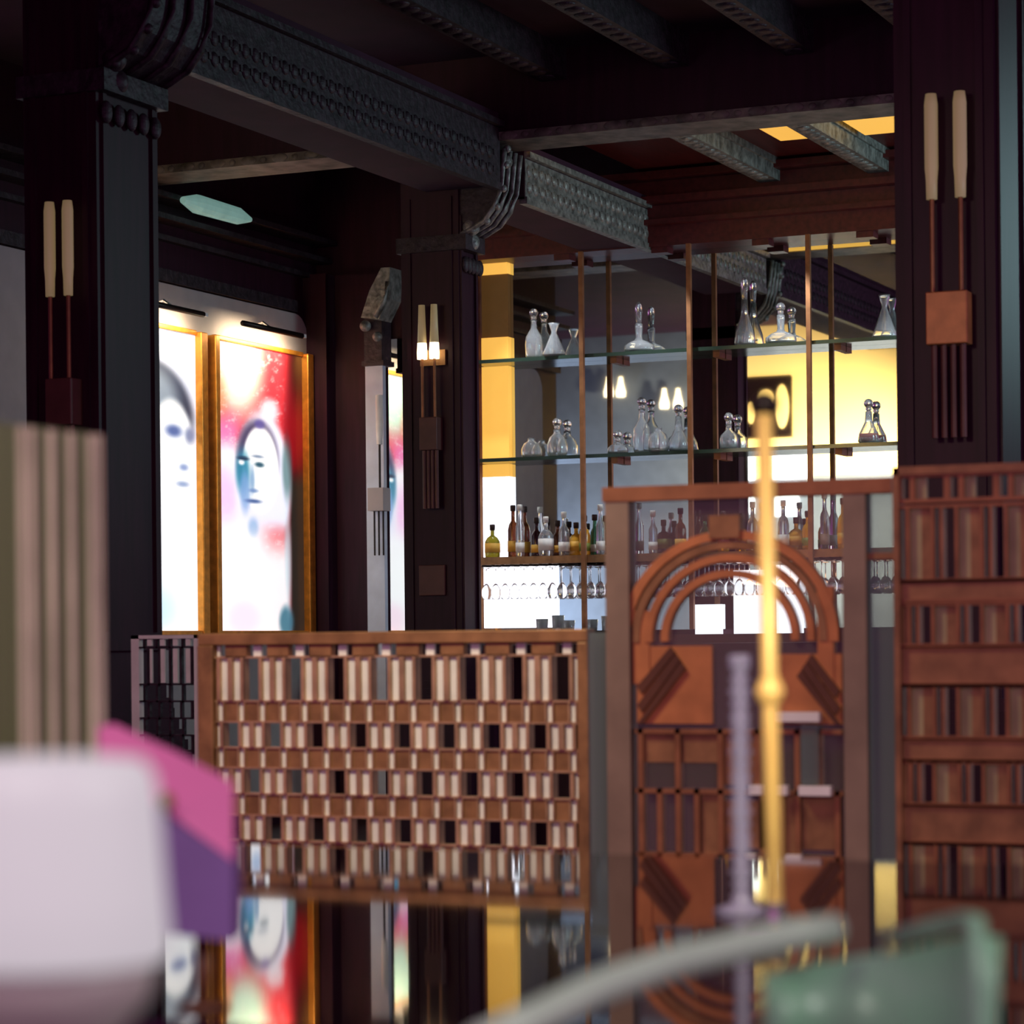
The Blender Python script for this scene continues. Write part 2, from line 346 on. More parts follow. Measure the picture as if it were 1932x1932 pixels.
MB().box((sx.x-.07, 13.9, zz0), (sx.x+.035, 14.0, zz1)).build('back_plate', M['plaster'], ts)
m = MB()
for k in (-.05, -.02, .01): m.tube([(sx.x+k, 13.95, zz0), (sx.x+k, 13.95, zz0-.27)], .006)
m.build('lower_rods', M['iron'], ts)
# ================================================================ PORTRAITS
def sm(a, b, v): t_ = max(0, min(1, (v-a)/(b-a))); return t_*t_*(3-2*t_)
def ell(x, y, cx, cy, rx, ry, soft=.25): d = math.hypot((x-cx)/rx, (y-cy)/ry); return 1-sm(1-soft, 1+soft, d)
def mixc(a, b, f): return tuple(p*(1-f)+q*f for p, q in zip(a, b))
def hsh(i, j): v = math.sin(i*12.9898+j*78.233)*43758.5453; return v-math.floor(v)
def vnoise(x, y):
    i, j = math.floor(x), math.floor(y); fx, fy = x-i, y-j; fx = fx*fx*(3-2*fx); fy = fy*fy*(3-2*fy)
    return (hsh(i, j)*(1-fx)+hsh(i+1, j)*fx)*(1-fy)+(hsh(i, j+1)*(1-fx)+hsh(i+1, j+1)*fx)*fy
def art_colour(x, y):            # a woman in a pale veil on a red and gold ground
    nz = vnoise(x/7, y/7)*.6+vnoise(x/2.5, y/2.5)*.4
    c = mixc((226, 60, 70), (200, 235, 215), ell(x, y, 447, 668, 42, 95, .5))
    c = mixc(c, (236, 150, 90), ell(x, y, 412, 735, 14, 45, .8)*.7)
    c = mixc(c, (236, 130, 190), sm(745, 800, y)*(1-sm(430, 470, x))*.9)
    c = mixc(c, (252, 250, 255), sm(800, 850, y)*(1-sm(470, 520, x)))
    c = mixc(c, (250, 190, 235), ell(x, y, 418, 925, 30, 55, .6)*.8)
    c = mixc(c, (250, 235, 235), max(0, nz-.55)*1.6*(1-sm(520, 545, x)))
    c = mixc(c, (70, 10, 16), sm(520, 556, x)); c = mixc(c, (150, 14, 24), ell(x, y, 552, 790, 20, 70, .7)*.8)
    c = mixc(c, (40, 34, 30), sm(845, 900, y)*sm(536, 546, x)); c = mixc(c, (60, 44, 26), sm(535, 560, x)*(1-sm(640, 720, y))*.8)
    c = mixc(c, (236, 236, 252), ell(x, y, 492, 900, 50, 150, .12)*(1-sm(960, 1010, y)))     # veil
    c = mixc(c, (236, 240, 252), ell(x, y, 505, 745, 16, 22, .5)*.8)
    c = mixc(c, (80, 70, 100), ell(x, y, 482, 845, 37, 76, .2)*(1-sm(860, 930, y)))           # hair
    c = mixc(c, (70, 110, 110), ell(x, y, 536, 860, 9, 60, .5)*.7)
    c = mixc(c, (255, 255, 255), ell(x, y, 487, 868, 33, 86, .08))                            # face
    c = mixc(c, (90, 80, 150), ell(x, y, 486, 777, 9, 9, .5)*.8)
    c = mixc(c, (50, 130, 160), ell(x, y, 455, 876, 12, 42, .5)*.95); c = mixc(c, (250, 252, 255), ell(x, y, 453, 857, 5, 5, .6))
    c = mixc(c, (40, 55, 80), ell(x, y, 456, 849, 10, 4, .6)*.95)
    c = mixc(c, (40, 80, 100), ell(x, y, 485, 858, 8, 5, .6)*.95); c = mixc(c, (70, 95, 130), ell(x, y, 482, 842, 10, 3, .7)*.7)
    c = mixc(c, (130, 165, 215), ell(x, y, 459, 915, 9, 38, .5)*.8); c = mixc(c, (120, 160, 210), ell(x, y, 473, 985, 9, 18, .6)*.7)
    c = mixc(c, (70, 95, 150), ell(x, y, 474, 932, 13, 4, .7)*.95); c = mixc(c, (110, 150, 190), ell(x, y, 472, 890, 4, 26, .7)*.75); c = mixc(c, (100, 130, 180), ell(x, y, 474, 911, 8, 4, .7)*.8)
    c = mixc(c, (255, 255, 255), sm(955, 1060, y)*(1-sm(532, 545, x))*.93)                    # lower part painted white for overexposure
    c = mixc(c, (255, 225, 240), ell(x, y, 455, 1165, 30, 35, .5)*.8)
    c = mixc(c, (60, 110, 130), ell(x, y, 532, 1172, 13, 32, .4)*.9); c = mixc(c, (185, 215, 225), ell(x, y, 536, 1040, 6, 90, .6)*.6)
    return c
def art_colour2(x, y):           # a pale woman looking ahead, dark hair parted
    c = mixc((196, 206, 228), (240, 244, 255), sm(620, 900, y))
    c = mixc(c, (60, 66, 84), ell(x, y, 285, 800, 84, 120, .1)*(1-sm(770, 830, y)*.8))
    c = mixc(c, (150, 165, 180), ell(x, y, 300, 760, 40, 60, .4)*.8); c = mixc(c, (225, 235, 245), ell(x, y, 303, 740, 5, 60, .8)*.6)
    c = mixc(c, (250, 253, 255), ell(x, y, 330, 850, 38, 95, .12)); c = mixc(c, (252, 253, 255), sm(860, 930, y)*.9)  # overexposed lower part painted white here too
    c = mixc(c, (70, 90, 150), ell(x, y, 333, 813, 13, 11, .7)*.9); c = mixc(c, (100, 110, 150), ell(x, y, 361, 818, 8, 15, .7)*.8)
    c = mixc(c, (120, 140, 190), ell(x, y, 350, 880, 7, 6, .7)*.8); c = mixc(c, (130, 150, 190), ell(x, y, 348, 912, 10, 5, .7)*.8)
    c = mixc(c, (200, 150, 240), ell(x, y, 290, 1020, 12, 45, .7)*.8); c = mixc(c, (170, 225, 250), ell(x, y, 300, 1150, 30, 40, .7)*.5)
    return c
def print_mesh(name, parent, y0, y1, z0, z1, fx0, fx1, fn, X):
    nu, nv = 90, 200; bm = bmesh.new(); g = []
    for j in range(nv+1): g.append([bm.verts.new((X, y0+(y1-y0)*i/nu, z0+(z1-z0)*j/nv)) for i in range(nu+1)])
    for j in range(nv):
        for i in range(nu): bm.faces.new((g[j][i], g[j][i+1], g[j+1][i+1], g[j+1][i]))
    b0 = Vector(parent['base'])
    for v in bm.verts: v.co -= b0
    me = bpy.data.meshes.new(name); bm.to_mesh(me); bm.free()
    ca = me.color_attributes.new('ink', 'FLOAT_COLOR', 'POINT'); k = 0
    for j in range(nv+1):
        for i in range(nu+1):
            # equal steps along the wall read as unequal steps in the frame coordinates of the design; keep it linear
            c = fn(fx0+(fx1-fx0)*i/nu, 1190-(1190-625)*j/nv); ca.data[k].color = lin(c)+(1,); k += 1
    m, tr, p = nodes(name+'_ink'); a = tr.nodes.new('ShaderNodeVertexColor'); a.layer_name = 'ink'
    tr.links.new(a.outputs[0], p.inputs['Base Color']); tr.links.new(a.outputs[0], p.inputs['Emission Color'])
    p.inputs['Emission Strength'].default_value = .95; p.inputs['Roughness'].default_value = .3  # ink also glows evenly, standing in for strong light on the print
    me.materials.append(m); o = bpy.data.objects.new(name, me); COL.objects.link(o); o.parent = parent; return o
XP = XL+.03
def framed(xl, xr, fn, fx0, fx1, label, ytop):
    a = onX(xl, 1190, XP); b = onX(xr, 1190, XP); z0 = a.z; z1 = ytop
    t = thing('framed_portrait', (XP, (a.y+b.y)/2, z0), label, 'picture', None)
    fr = MB(); wf = .05
    fr.box((XP-.01, a.y-wf, z0-wf*.6), (XP+.05, a.y, z1+.02)).box((XP-.01, b.y, z0-wf*.6), (XP+.05, b.y+wf*1.5, z1+.02))
    fr.box((XP-.01, a.y, z0-wf*.6), (XP+.04, b.y, z0)).box((XP-.01, a.y, z1), (XP+.02, b.y, z1+.03))
    fr.build('frame', M['gold'], t, bevel=.006)
    print_mesh('print', t, a.y, b.y, z0, z1, fx0, fx1, fn, XP+.006)
    return a.y, b.y, z1
ZT = onX(400, 640, XP).z
ya, yb, _ = framed(407, 573, art_colour, 407, 566, 'tall portrait of a veiled woman on red and gold in a gilt frame', ZT)
wid = yb-ya
la = onX(372, 1190, XP).y
xl1 = 372
t = thing('framed_portrait', (XP, la-wid/2, onX(407, 1190, XP).z), 'tall pale portrait of a woman half hidden by the left pillar', 'picture')
z0 = onX(407, 1190, XP).z
fr = MB().box((XP-.01, la, z0-.03), (XP+.05, la+.07, ZT+.02)).box((XP-.01, la-wid-.07, z0-.03), (XP+.05, la-wid, ZT+.02)).box((XP-.01, la-wid, z0-.03), (XP+.04, la, z0)).box((XP-.01, la-wid, ZT), (XP+.02, la, ZT+.03))
fr.build('frame', M['gold'], t, bevel=.006)
print_mesh('print', t, la-wid, la, z0, ZT, 372-170, 372, art_colour2, XP+.006)
# picture lights over the portraits
def piclight(yc, label, off, z):
    t = thing('picture_light', (XL+.02, yc, z-.04), label, 'lamp', 'picture lights on the plaster panel')
    MB().tube([(XL+.16, yc-.36, z), (XL+.16, yc+.36, z)], .017).build('light_bar', M['iron'], t, smooth=True)
    MB().box((XL+.13, yc-.02, z-.01), (XL+.17, yc+.40, z+.012)).build('edge_strip', M['champ'], t)
    MB().tube([(XL+.02, yc+off, z+.03), (XL+.09, yc+off, z+.05), (XL+.16, yc+off, z)], .008).build('bracket_arm', M['nickel'], t)
    a = area('picture_light_glow', (XL+.17, yc, z-.03), (XL, yc, z-.22), .7, 7, (1, .78, .5), .04)
q = onX(515, 622, XL+.16); piclight(q.y, 'slim dark picture light above the veiled portrait', .0, q.z)
q2 = onX(320, 565, XL+.16); piclight(q2.y, 'slim dark picture light above the pale portrait, partly behind the pillar', .05, q.z)
# ================================================================ BAR BACK
XA = onY(906, 800, YM).x; XE = -2.6
t = thing('bar_mirror', ((XA+XE)/2, YM, Z(.06)), 'large mirror behind the bar with slim brass mullions', 'mirror')
MB().box((XA, YM-.012, Z(.06)), (XE, YM+.01, Z(2.30))).build('mirror_glass', M['mirror'], t)
YS = YM-.20                          # front line of the shelves
for px in (1104, 1307, 1532):
    q = onY(px, 900, YS); MB().box((q.x-.013, YS-.045, Z(.06)), (q.x+.013, YS-.018, Z(2.30))).build('mullion', M['copper'], t)
for xr_ in (-3.2,): MB().box((xr_-.013, YS-.045, Z(.06)), (xr_+.013, YS-.018, Z(2.30))).build('mullion', M['copper'], t)
# strip of mirror on the wall between corner pilaster and middle pillar
q0 = onY(738, 900, YM).x; q1 = onY(762, 900, YM).x
tag(MB().box((q0-.02, YM-.02, Z(-.2)), (q1+.3, YM+.01, onY(750, 640, YM).z)).build('wall_mirror', M['mirror']), 'narrow bright wall mirror left of the middle pillar', 'mirror')
ZS_ = [onY(905, y_, YS).z for y_ in (680, 866, 1052)]
# glowing panels standing in for mirror reflections at the left end
a0 = onY(911, 800, YM-.05).x; a1 = onY(961, 800, YM-.05).x
zz = lambda y: onY(935, y, YM-.05).z
t = thing('end_panel', ((a0+a1)/2, YM-.05, zz(1190)), 'amber backlit panel at the left end of the bar mirror', 'light panel')
MB().box((a0, YM-.06, zz(900)), (a1, YM-.015, ZS_[1]-.025)).build('amber_pane', M['amberlit'], t)
MB().box((a0, YM-.06, ZS_[1]+.003), (a1, YM-.015, ZS_[0]-.025)).build('amber_pane', M['amberlit'], t)
MB().box((a0, YM-.06, ZS_[0]+.003), (a1, YM-.015, zz(637))).build('amber_pane', M['amberlit'], t)
MB().box((a0, YM-.06, zz(518)), (a1, YM-.015, zz(494))).build('amber_pane', M['amberlit'], t)
MB().box((a0, YM-.05, zz(637)), (a1, YM-.015, zz(518))).build('brown_pane', M['amberdim'], t)
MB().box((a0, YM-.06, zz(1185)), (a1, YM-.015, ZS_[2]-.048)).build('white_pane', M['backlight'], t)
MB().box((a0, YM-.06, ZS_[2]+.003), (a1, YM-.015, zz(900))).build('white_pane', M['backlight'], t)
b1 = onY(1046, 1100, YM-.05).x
tag(MB().box((a1+.002, YM-.05, zz(1185)), (b1, YM-.015, zz(1064))).build('light_panel', M['backlight']), 'bright white backlit panel under the lowest shelf, left end', 'light panel')  # added glow in place of a bright reflection
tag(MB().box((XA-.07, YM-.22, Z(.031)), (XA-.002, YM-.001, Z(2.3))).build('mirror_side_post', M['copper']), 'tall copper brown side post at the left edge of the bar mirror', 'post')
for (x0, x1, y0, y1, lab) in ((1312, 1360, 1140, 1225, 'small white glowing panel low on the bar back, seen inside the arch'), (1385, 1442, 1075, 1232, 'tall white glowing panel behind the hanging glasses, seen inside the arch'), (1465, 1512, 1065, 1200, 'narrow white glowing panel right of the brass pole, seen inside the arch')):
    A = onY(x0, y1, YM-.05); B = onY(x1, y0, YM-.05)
    tag(MB().box((A.x, YM-.05, A.z), (B.x, YM-.015, B.z)).build('light_panel', M['backlight']), lab, 'light panel')  # glowing panels added for white patches inside the arch
# shelves
ZS = [onY(905, 680, YS).z, onY(905, 866, YS).z, onY(905, 1052, YS).z]
for z, l, th in zip(ZS, ('top', 'middle', 'lowest'), (.022, .022, .045)):
    s = thing('glass_shelf', ((XA+XE)/2, YM-.1, z-th), '%s glass shelf across the bar mirror' % l, 'shelf')
    MB().box((XA+.002, YS-.015, z-th), (XE, YM-.014, z)).build('shelf_board', M['shelf'] if l != 'lowest' else M['bronze'], s)
    if l != 'lowest':
        for px in (1150, 1345, 1575): q = onY(px, 900, YS).x; MB().box((q-.02, YM-.12, z-th-.03), (q+.02, YM-.02, z-th)).build('shelf_clip', M['copper'], s)
tag(MB().box((XA-.1, YM-.55, 0), (XE, YM-.055, Z(.03))).build('back_counter', M['wood_red']), 'dark red wooden back counter under the bar mirror', 'counter')
tag(MB().box((-5.6, 12.6, 0), (XE, 13.1, Z(-.06))).box((-5.7, 12.5, Z(-.06)), (XE, 13.2, Z(-.02))).build('bar_counter', M['wood']), 'long dark wooden bar counter in front of the bar mirror', 'counter')
# ---- decanters (profiles: radius, height)
PR = {
 'tall': [(.045, 0), (.052, .02), (.055, .08), (.050, .12), (.020, .165), (.016, .20), (.022, .21)],
 'cone': [(.068, 0), (.072, .015), (.060, .04), (.030, .11), (.017, .14), (.018, .155), (.030, .19), (.034, .20)],
 'ship': [(.085, 0), (.090, .02), (.088, .04), (.060, .06), (.025, .075), (.020, .09), (.024, .15), (.022, .17)],
 'jug': [(.055, 0), (.062, .03), (.062, .07), (.045, .11), (.022, .13), (.022, .15)],
 'flask': [(.050, 0), (.062, .02), (.055, .07), (.022, .15), (.018, .22)],
}
def hollow(pr, th=.004):
    return pr + [(max(r-th, .003), z) for r, z in reversed(pr[1:])] + [(max(pr[0][0]-th, .003), th*2)]
def decanter(px, z, kind, label, stop=True, h=1.0, liquid=None, group='cut glass decanters on the glass shelves', name='decanter'):
    q = onY(px, 900, YM-(.165 if px in (1048, 1243) else (.115 if kind == 'ship' else .09))); t = thing(name, (q.x, q.y, z), label, 'decanter', group)
    pr = [(r, zz_*h) for r, zz_ in PR[kind]]
    MB().lathe((q.x, q.y, z), hollow(pr)).build('body', M['glass'], t, smooth=True)
    top = pr[-1][1]
    if stop == 'ball':
        s = MB().lathe((q.x, q.y, z+top-.02), [(.010, 0), (.012, .03), (.008, .035)]); s.ball((q.x, q.y, z+top+.045), .027); s.ball((q.x, q.y, z+top+.015), .018)
        s.build('stopper', M['glass'], t, smooth=True)
    elif stop == 'tall':
        MB().lathe((q.x, q.y, z+top-.02), [(.012, 0), (.018, .04), (.022, .09), (.020, .13), (.006, .15)]).build('stopper', M['glass'], t, smooth=True)
    if liquid:
        MB().lathe((q.x, q.y, z+.009), [(pr[0][0]-.008, 0), (pr[1][0]-.007, .02), (pr[1][0]-.007, .05)]).build('liquid', liquid, t, smooth=True)
    return t
red = bottle_mat('red_liquor', (170, 60, 30), .5)
T1, T2, T3 = ZS
decanter(1010, T1, 'tall', 'tall decanter with a ball stopper, leftmost on the top shelf', 'ball', 1.12)
decanter(1048, T1, 'cone', 'conical carafe with a flared lip beside the leftmost top shelf decanter', False, 1.0)
decanter(1208, T1, 'ship', 'wide flat based decanter with a long neck on the top shelf', 'tall', 1.0)
decanter(1408, T1, 'flask', 'long necked flask on the top shelf in front of the amber reflection', 'tall', 1.25)
decanter(1476, T1, 'ship', 'wide based decanter with a short round stopper on the top shelf, by the brass pole', 'ball', 1.0)
decanter(1672, T1, 'cone', 'conical carafe at the right end of the top shelf', False, 1.25)
decanter(1003, T2, 'jug', 'short decanter at the left end of the middle shelf', False, .8)
decanter(1052, T2, 'jug', 'broad jug with a ball stopper on the middle shelf', 'ball', 1.1)
decanter(1166, T2, 'jug', 'small dark round bottle on the middle shelf', 'ball', .5)
decanter(1212, T2, 'tall', 'tall decanter with a double ball stopper in the middle of the middle shelf', 'ball', 1.25)
decanter(1243, T2, 'jug', 'squat decanter touching the tall one on the middle shelf', False, .95)
decanter(1281, T2, 'flask', 'bright flask with a ball stopper left of a mullion on the middle shelf', 'ball', .95)
decanter(1376, T2, 'tall', 'short white shining decanter left of the brass pole on the middle shelf', 'ball', .7)
decanter(1640, T2, 'flask', 'decanter with red liquor at the right end of the middle shelf', 'ball', .85, red)
# ---- bottles on the lowest shelf
BM = {n_: bottle_mat('liquor_'+n_, c_, t_) for n_, c_, t_ in (('amber', (240, 170, 40), .5), ('gold', (250, 190, 70), .4), ('brown', (120, 62, 36), .5), ('clear', (235, 240, 250), .85),
      ('dark', (60, 30, 40), .2), ('green', (90, 160, 120), .6), ('olive', (150, 140, 40), .4))}
LB = {n_: mat('label_'+n_, c_, .6, var=.05) for n_, c_ in (('white', (225, 222, 215)), ('gold', (222, 170, 70)), ('olive', (110, 116, 40)), ('red', (120, 34, 44)))}
PB = {'round': [(.036, 0), (.038, .01), (.038, .15), (.030, .18), (.014, .20), (.013, .26), (.016, .265)],
      'squat': [(.050, 0), (.053, .015), (.053, .10), (.038, .125), (.014, .14), (.014, .18), (.018, .185)],
      'slim': [(.028, 0), (.030, .01), (.030, .19), (.014, .23), (.012, .30), (.014, .305)]}
BI = [0]
def bottle(px, kind, col, lab, label, h=1.0):
    BI[0] += 1; q = onY(px, 1000, YM-(.10, .165)[BI[0] % 2]); t = thing('liquor_bottle', (q.x, q.y, T3), label, 'bottle', 'liquor bottles on the lowest shelf')
    pr = [(r*.86, z_*h) for r, z_ in PB[kind]]
    MB().lathe((q.x, q.y, T3), pr, 16).build('bottle_glass', BM[col], t, smooth=True)
    MB().lathe((q.x, q.y, T3+pr[-1][1]), [(.016, -.012), (.017, .018), (.015, .024)], 12).build('cap', M['cork'] if col != 'clear' else M['champ'], t, smooth=True)
    r = pr[1][0]+.0015
    MB().lathe((q.x, q.y, T3), [(r, .03*h), (r, .09*h)], 16).build('paper_label', LB[lab], t, smooth=True)
bl = [(929, 'squat', 'olive', 'gold', 'squat bottle with yellow and olive label at the left end of the lowest shelf', .95),
 (968, 'round', 'brown', 'gold', 'round bottle with a dark cap and amber liquor, second from the left end', 1.1),
 (981, 'slim', 'clear', 'white', 'slim clear bottle between amber and dark ones near the left end', .95),
 (1012, 'round', 'dark', 'gold', 'dark bottle with a tiny gold label, left of the clear squat one', .8),
 (1030, 'squat', 'clear', 'white', 'clear squat bottle shining white, centre of the left bay', 1.15),
 (1052, 'round', 'brown', 'gold', 'brown red bottle with a yellow label, right of the clear squat one', .72),
 (1064, 'round', 'clear', 'white', 'clear round bottle left of the golden one', .9),
 (1087, 'squat', 'gold', 'gold', 'golden squat bottle left of the first mullion', .95),
 (1103, 'round', 'amber', 'olive', 'pale amber bottle directly beside the first mullion', .8),
 (1122, 'slim', 'green', 'white', 'pale green bottle just left of the standing screen', .72),
 (1133, 'slim', 'clear', 'white', 'slim clear bottle touching the edge of the standing screen', .9),
 (1186, 'slim', 'clear', 'white', 'slim clear bottle behind the left post of the arch screen', .95),
 (1232, 'slim', 'clear', 'white', 'clear bottle left of the dark square one, above the arch', .75),
 (1252, 'squat', 'dark', 'olive', 'dark squat bottle above the left of the arch', .95),
 (1284, 'round', 'brown', 'gold', 'brown bottle with a bright top left of the second mullion', .9),
 (1330, 'round', 'green', 'white', 'small green bottle right of the second mullion', .75),
 (1365, 'round', 'amber', 'red', 'amber bottle above the crown of the arch', .8),
 (1420, 'round', 'clear', 'white', 'clear bottle left of the brass pole', 1.0),
 (1478, 'round', 'clear', 'white', 'clear bottle just right of the brass pole', 1.0),
 (1502, 'squat', 'gold', 'gold', 'bright yellow squat bottle right of the brass pole', .9),
 (1524, 'round', 'amber', 'olive', 'amber bottle beside the third mullion', .75),
 (1556, 'slim', 'clear', 'white', 'slim clear bottle right of the third mullion', 1.0),
 (1591, 'round', 'gold', 'gold', 'golden bottle next to the right post of the arch screen', 1.0)]
for b_ in bl: bottle(*b_)
# ---- stemware hanging under the lowest shelf
gl = None; x = XA+.10; zt = T3-.05; i = 0
rk = MB(); 
while x < XE-.3:
    rk.box((x-.003, YS-.01, zt-.008), (x+.003, YM-.08, zt+.004))
    y = YM-.15
    if gl is None:
        gl = thing('hanging_wine_glass', (x, y, zt-.205), 'clear stem glass hanging upside down under the lowest shelf', 'wine glass', 'stem glasses hanging under the lowest shelf')
        pr = [(.032, 0), (.038, .03), (.038, .06), (.020, .088), (.004, .10), (.0035, .17), (.005, .185), (.034, .190), (.034, .193)]
        MB().lathe((x, y, zt-.205), [(r_*.78, z_) for r_, z_ in [(.030, .001)]+pr[1:]]).build('bowl', M['glass'], gl, smooth=True)
        first = gl
    else: copy_thing(first, (x, y, zt-.205))
    x += .062
rk.box((XA+.08, YM-.155, zt-.008), (x, YM-.145, zt+.004)); tag(rk.build('glass_rack', M['iron']), 'dark metal rack holding stem glasses under the lowest shelf', 'rack')
# white glasses and shakers standing on the back counter
for px, lab, h in ((1022, 'small glass with a white top standing on the back counter, left one', .10), (1052, 'clear tumbler on the back counter below the hanging glasses', .12), (1072, 'short glass on the back counter nearest the arch screen', .09)):
    q = onY(px, 1100, YM-.4); tag(MB().lathe((q.x, q.y, Z(.03)), [(.03, 0), (.038, h), (.035, h), (.028, .008)], 16).build('tumbler', M['glass'], smooth=True), lab, 'glass')
# ---- things in the far room, seen in the mirror
def mir(x, y, Y): q = onY(x, y, 2*YM-Y); q.y = Y; return q            # point at real depth Y that the mirror shows at x, y
FY = 5.0
a = mir(1388, 905, FY); b = mir(1760, 600, FY)
struct('trim_%d' % n, MB().box((a.x, FY, a.z), (b.x, FY+.06, b.z+.03)), M['yellow']); n += 1
a = mir(1388, 485, FY); b = mir(1760, 440, FY)
struct('trim_%d' % n, MB().box((a.x, FY, a.z), (b.x, FY+.06, b.z+.3)), M['yellow']); n += 1
a = mir(1412, 830, FY); b = mir(1500, 712, FY)
t = thing('framed_picture', ((a.x+b.x)/2, FY+.08, a.z), 'dark picture with pale ovals on the amber wall in the mirror', 'picture')
MB().box((a.x, FY+.06, a.z), (b.x, FY+.09, b.z)).build('backing', M['lacquer'], t)
c = mir(1482, 768, FY); o_ = MB(); o_.ball((c.x, FY+.09, c.z), .16, (.45, .08, 1.35)); o_.ball((c.x-.16, FY+.09, c.z+.09), .08, (1, .1, 1)); o_.ball((c.x-.31, FY+.09, c.z-.05), .09, (.5, .08, 1.2))
o_.build('pale_ovals', M['yellow'], t, smooth=True)
area('amber_wall_lamp', (-6.05, FY+1.9, Z(1.3)), (-7.2, FY, Z(.8)), .4, 230, (1, .84, .56), .5, 110)
for k, (x0, x1, y0, y1) in enumerate(((1372, 1424, 850, 908), (1458, 1522, 845, 905), (1393, 1424, 920, 970), (1462, 1507, 914, 975))):
    a = mir(x0, y1, FY+.1); b = mir(x1, y0, FY+.1)
    o = MB().box((a.x, FY+.07, a.z), (b.x, FY+.1, b.z)).build('window_%d' % (k+1), M['windowglow']); o['kind'] = 'structure'
for k, (px, py) in enumerate(((1150, 738), (1173, 738), (1255, 760), (1281, 760))):
    c = mir(px, py, FY+.15)
    lab = ['tiny glowing lamp reflected in the bar mirror, leftmost', 'tiny glowing lamp reflected just right of the leftmost one', 'tiny glowing lamp reflected left of the second mullion', 'tiny glowing lamp reflected nearest the second mullion'][k]
    tag(MB().lathe((c.x, c.y, c.z-.06), [(.045, 0), (.05, .05), (.03, .13), (.02, .2)], 14).build('small_wall_lamp', M['tube_on'], smooth=True), lab, 'lamp', 'small wall lamps in the far room')
area('far_wall_wash', (-10.6, FY+1.2, Z(.1)), (-9.4, FY, Z(-.1)), 1.6, 130, (.75, .85, 1), .5)
tag(MB().box((-3.86, 12.92, Z(2.70)), (-3.3, 13.4, Z(2.738))).build('ceiling_light_panel', M['amberlit']), 'amber glowing panel in the niche ceiling at the right pillar', 'light panel')  # glow added for a warm lit patch of ceiling
tag(MB().box((-4.34, 12.95, Z(2.715)), (-4.15, 13.42, Z(2.738))).build('ceiling_light_panel', M['amberlit']), 'narrow amber glowing panel between two carved beams of the niche ceiling', 'light panel')  # second added glow, for the warm patch beside the beam
tag(MB().box((-5.36, YB+.285, Z(2.56)), (-4.2, YB+.30, Z(2.735))).build('transom_light_panel', M['amberlit']), 'amber panel behind the carved lintel, a bright band at the top of the mirror', 'light panel')  # added glow that the mirror shows as an amber band
# ================================================================ FRETWORK SCREENS
def px_plane(Y):
    return lambda x, y: onY(x, y, Y)
def rect(mb, P, x0, y0, x1, y1, dy0, dy1):
    a = P((x0+x1)/2, y1); b = P((x0+x1)/2, y0); l = P(x0, (y0+y1)/2); r = P(x1, (y0+y1)/2)
    mb.box((l.x, l.y+dy0, a.z), (r.x, l.y+dy1, b.z))
# middle screen
YC = 5.55
X0 = onY(380, 1210, YC).x; X1 = onY(1114, 1210, YC).x
zt = onY(750, 1191, YC).z; pxm = onY(750, 1190, YC).z-onY(750, 1191, YC).z
zy = lambda y: zt-(y-1191)*pxm
t = thing('fretwork_screen', ((X0+X1)/2, YC, 0), 'low brass fretwork screen of stepped rectangles in front of the middle pillar', 'screen', 'brass fretwork screens')
fr = MB().box((X0, YC-.02, zt-.03), (X1, YC+.03, zt)).box((X0+.001, YC-.025, .16), (X0+.045, YC+.028, zt-.03)).box((X1-.028, YC-.018, .16), (X1-.001, YC+.028, zt-.03)).box((X0, YC-.02, .03), (X1, YC+.03, .16))
fr.build('frame', M['bronze'], t, bevel=.003)
for sx in (X0+.05, X1-.05): MB().box((sx-.03, YC-.15, 0), (sx+.03, YC+.15, .03)).build('foot', M['bronze'], t)
P0 = .1185; LX0 = X0+.085; LX1 = X1-.028
la_, br_, ch_ = MB(), MB(), MB(); bw = .0065
rows = [(1212, 1236, 's'), (1240, 1321, 'h0'), (1325, 1361, 'b'), (1365, 1411, 'h1'), (1414, 1450, 'b'), (1455, 1500, 'h0'), (1505, 1541, 'b'), (1545, 1590, 'h1'), (1594, 1625, 'b'), (1630, 1700, 'h0')]
rows += [(1704, 1742, 'b'), (1746, 1790, 'h1'), (1794, 1830, 'b'), (1834, 1910, 'h0')]
IX0 = X0+.045
def put(mb, a, b, dy, za, zb_):
    a, b = max(a, IX0), min(b, LX1)
    if b > a+.001: mb.box((a, YC-dy, za), (b, YC+dy, zb_))
for y0, y1, kd in rows:
    za, zb_ = zy(y1), zy(y0)
    la_.box((IX0, YC-.012, za-.005), (LX1, YC+.012, za))
    deep = y0 > 1600
    if not deep:
        ch_.box((IX0, YC-.003, za-.004), (LX1, YC+.003, za-.001))
        br_.box((IX0, YC-.005, za-.004), (LX1, YC+.005, za-.002))
    for k in range(-1, int((LX1-LX0)/P0)+2):
        if kd in ('h0', 'h1'):
            c = LX0+.005+(k+(.5 if kd == 'h0' else 0))*P0
            for a, b in ((.022, .0305), (.0525, .0660), (.0880, .0965)): put(la_, c+a, c+b, .016, za, zb_)
            if not deep:
                for a, b in ((.0305, .0525), (.0660, .0880)): put(ch_, c+a, c+b, .004, za-.002, zb_)
        elif kd == 'b':
            for h_ in (0, .5):
                c = LX0+.005+(k+h_)*P0
                put(la_, c-.023, c-.019, .014, za, zb_); put(la_, c+.018, c+.021, .014, za, zb_)
                if not deep: put(br_, c-.019, c+.018, .008, za-.003, zb_); put(ch_, c+.021, c+.0362, .004, za-.002, zb_)
        else:
            c = LX0+k*P0
            put(br_, c-.01, c+.05, .012, za-.003, zb_)
            put(ch_, c+.066, c+.088, .004, za-.002, zb_)
ch_.box((IX0, YC-.003, zy(1590)), (IX0+.002, YC+.003, zt-.031)); br_.box((IX0, YC-.005, zy(1590)), (IX0+.003, YC+.005, zt-.031))
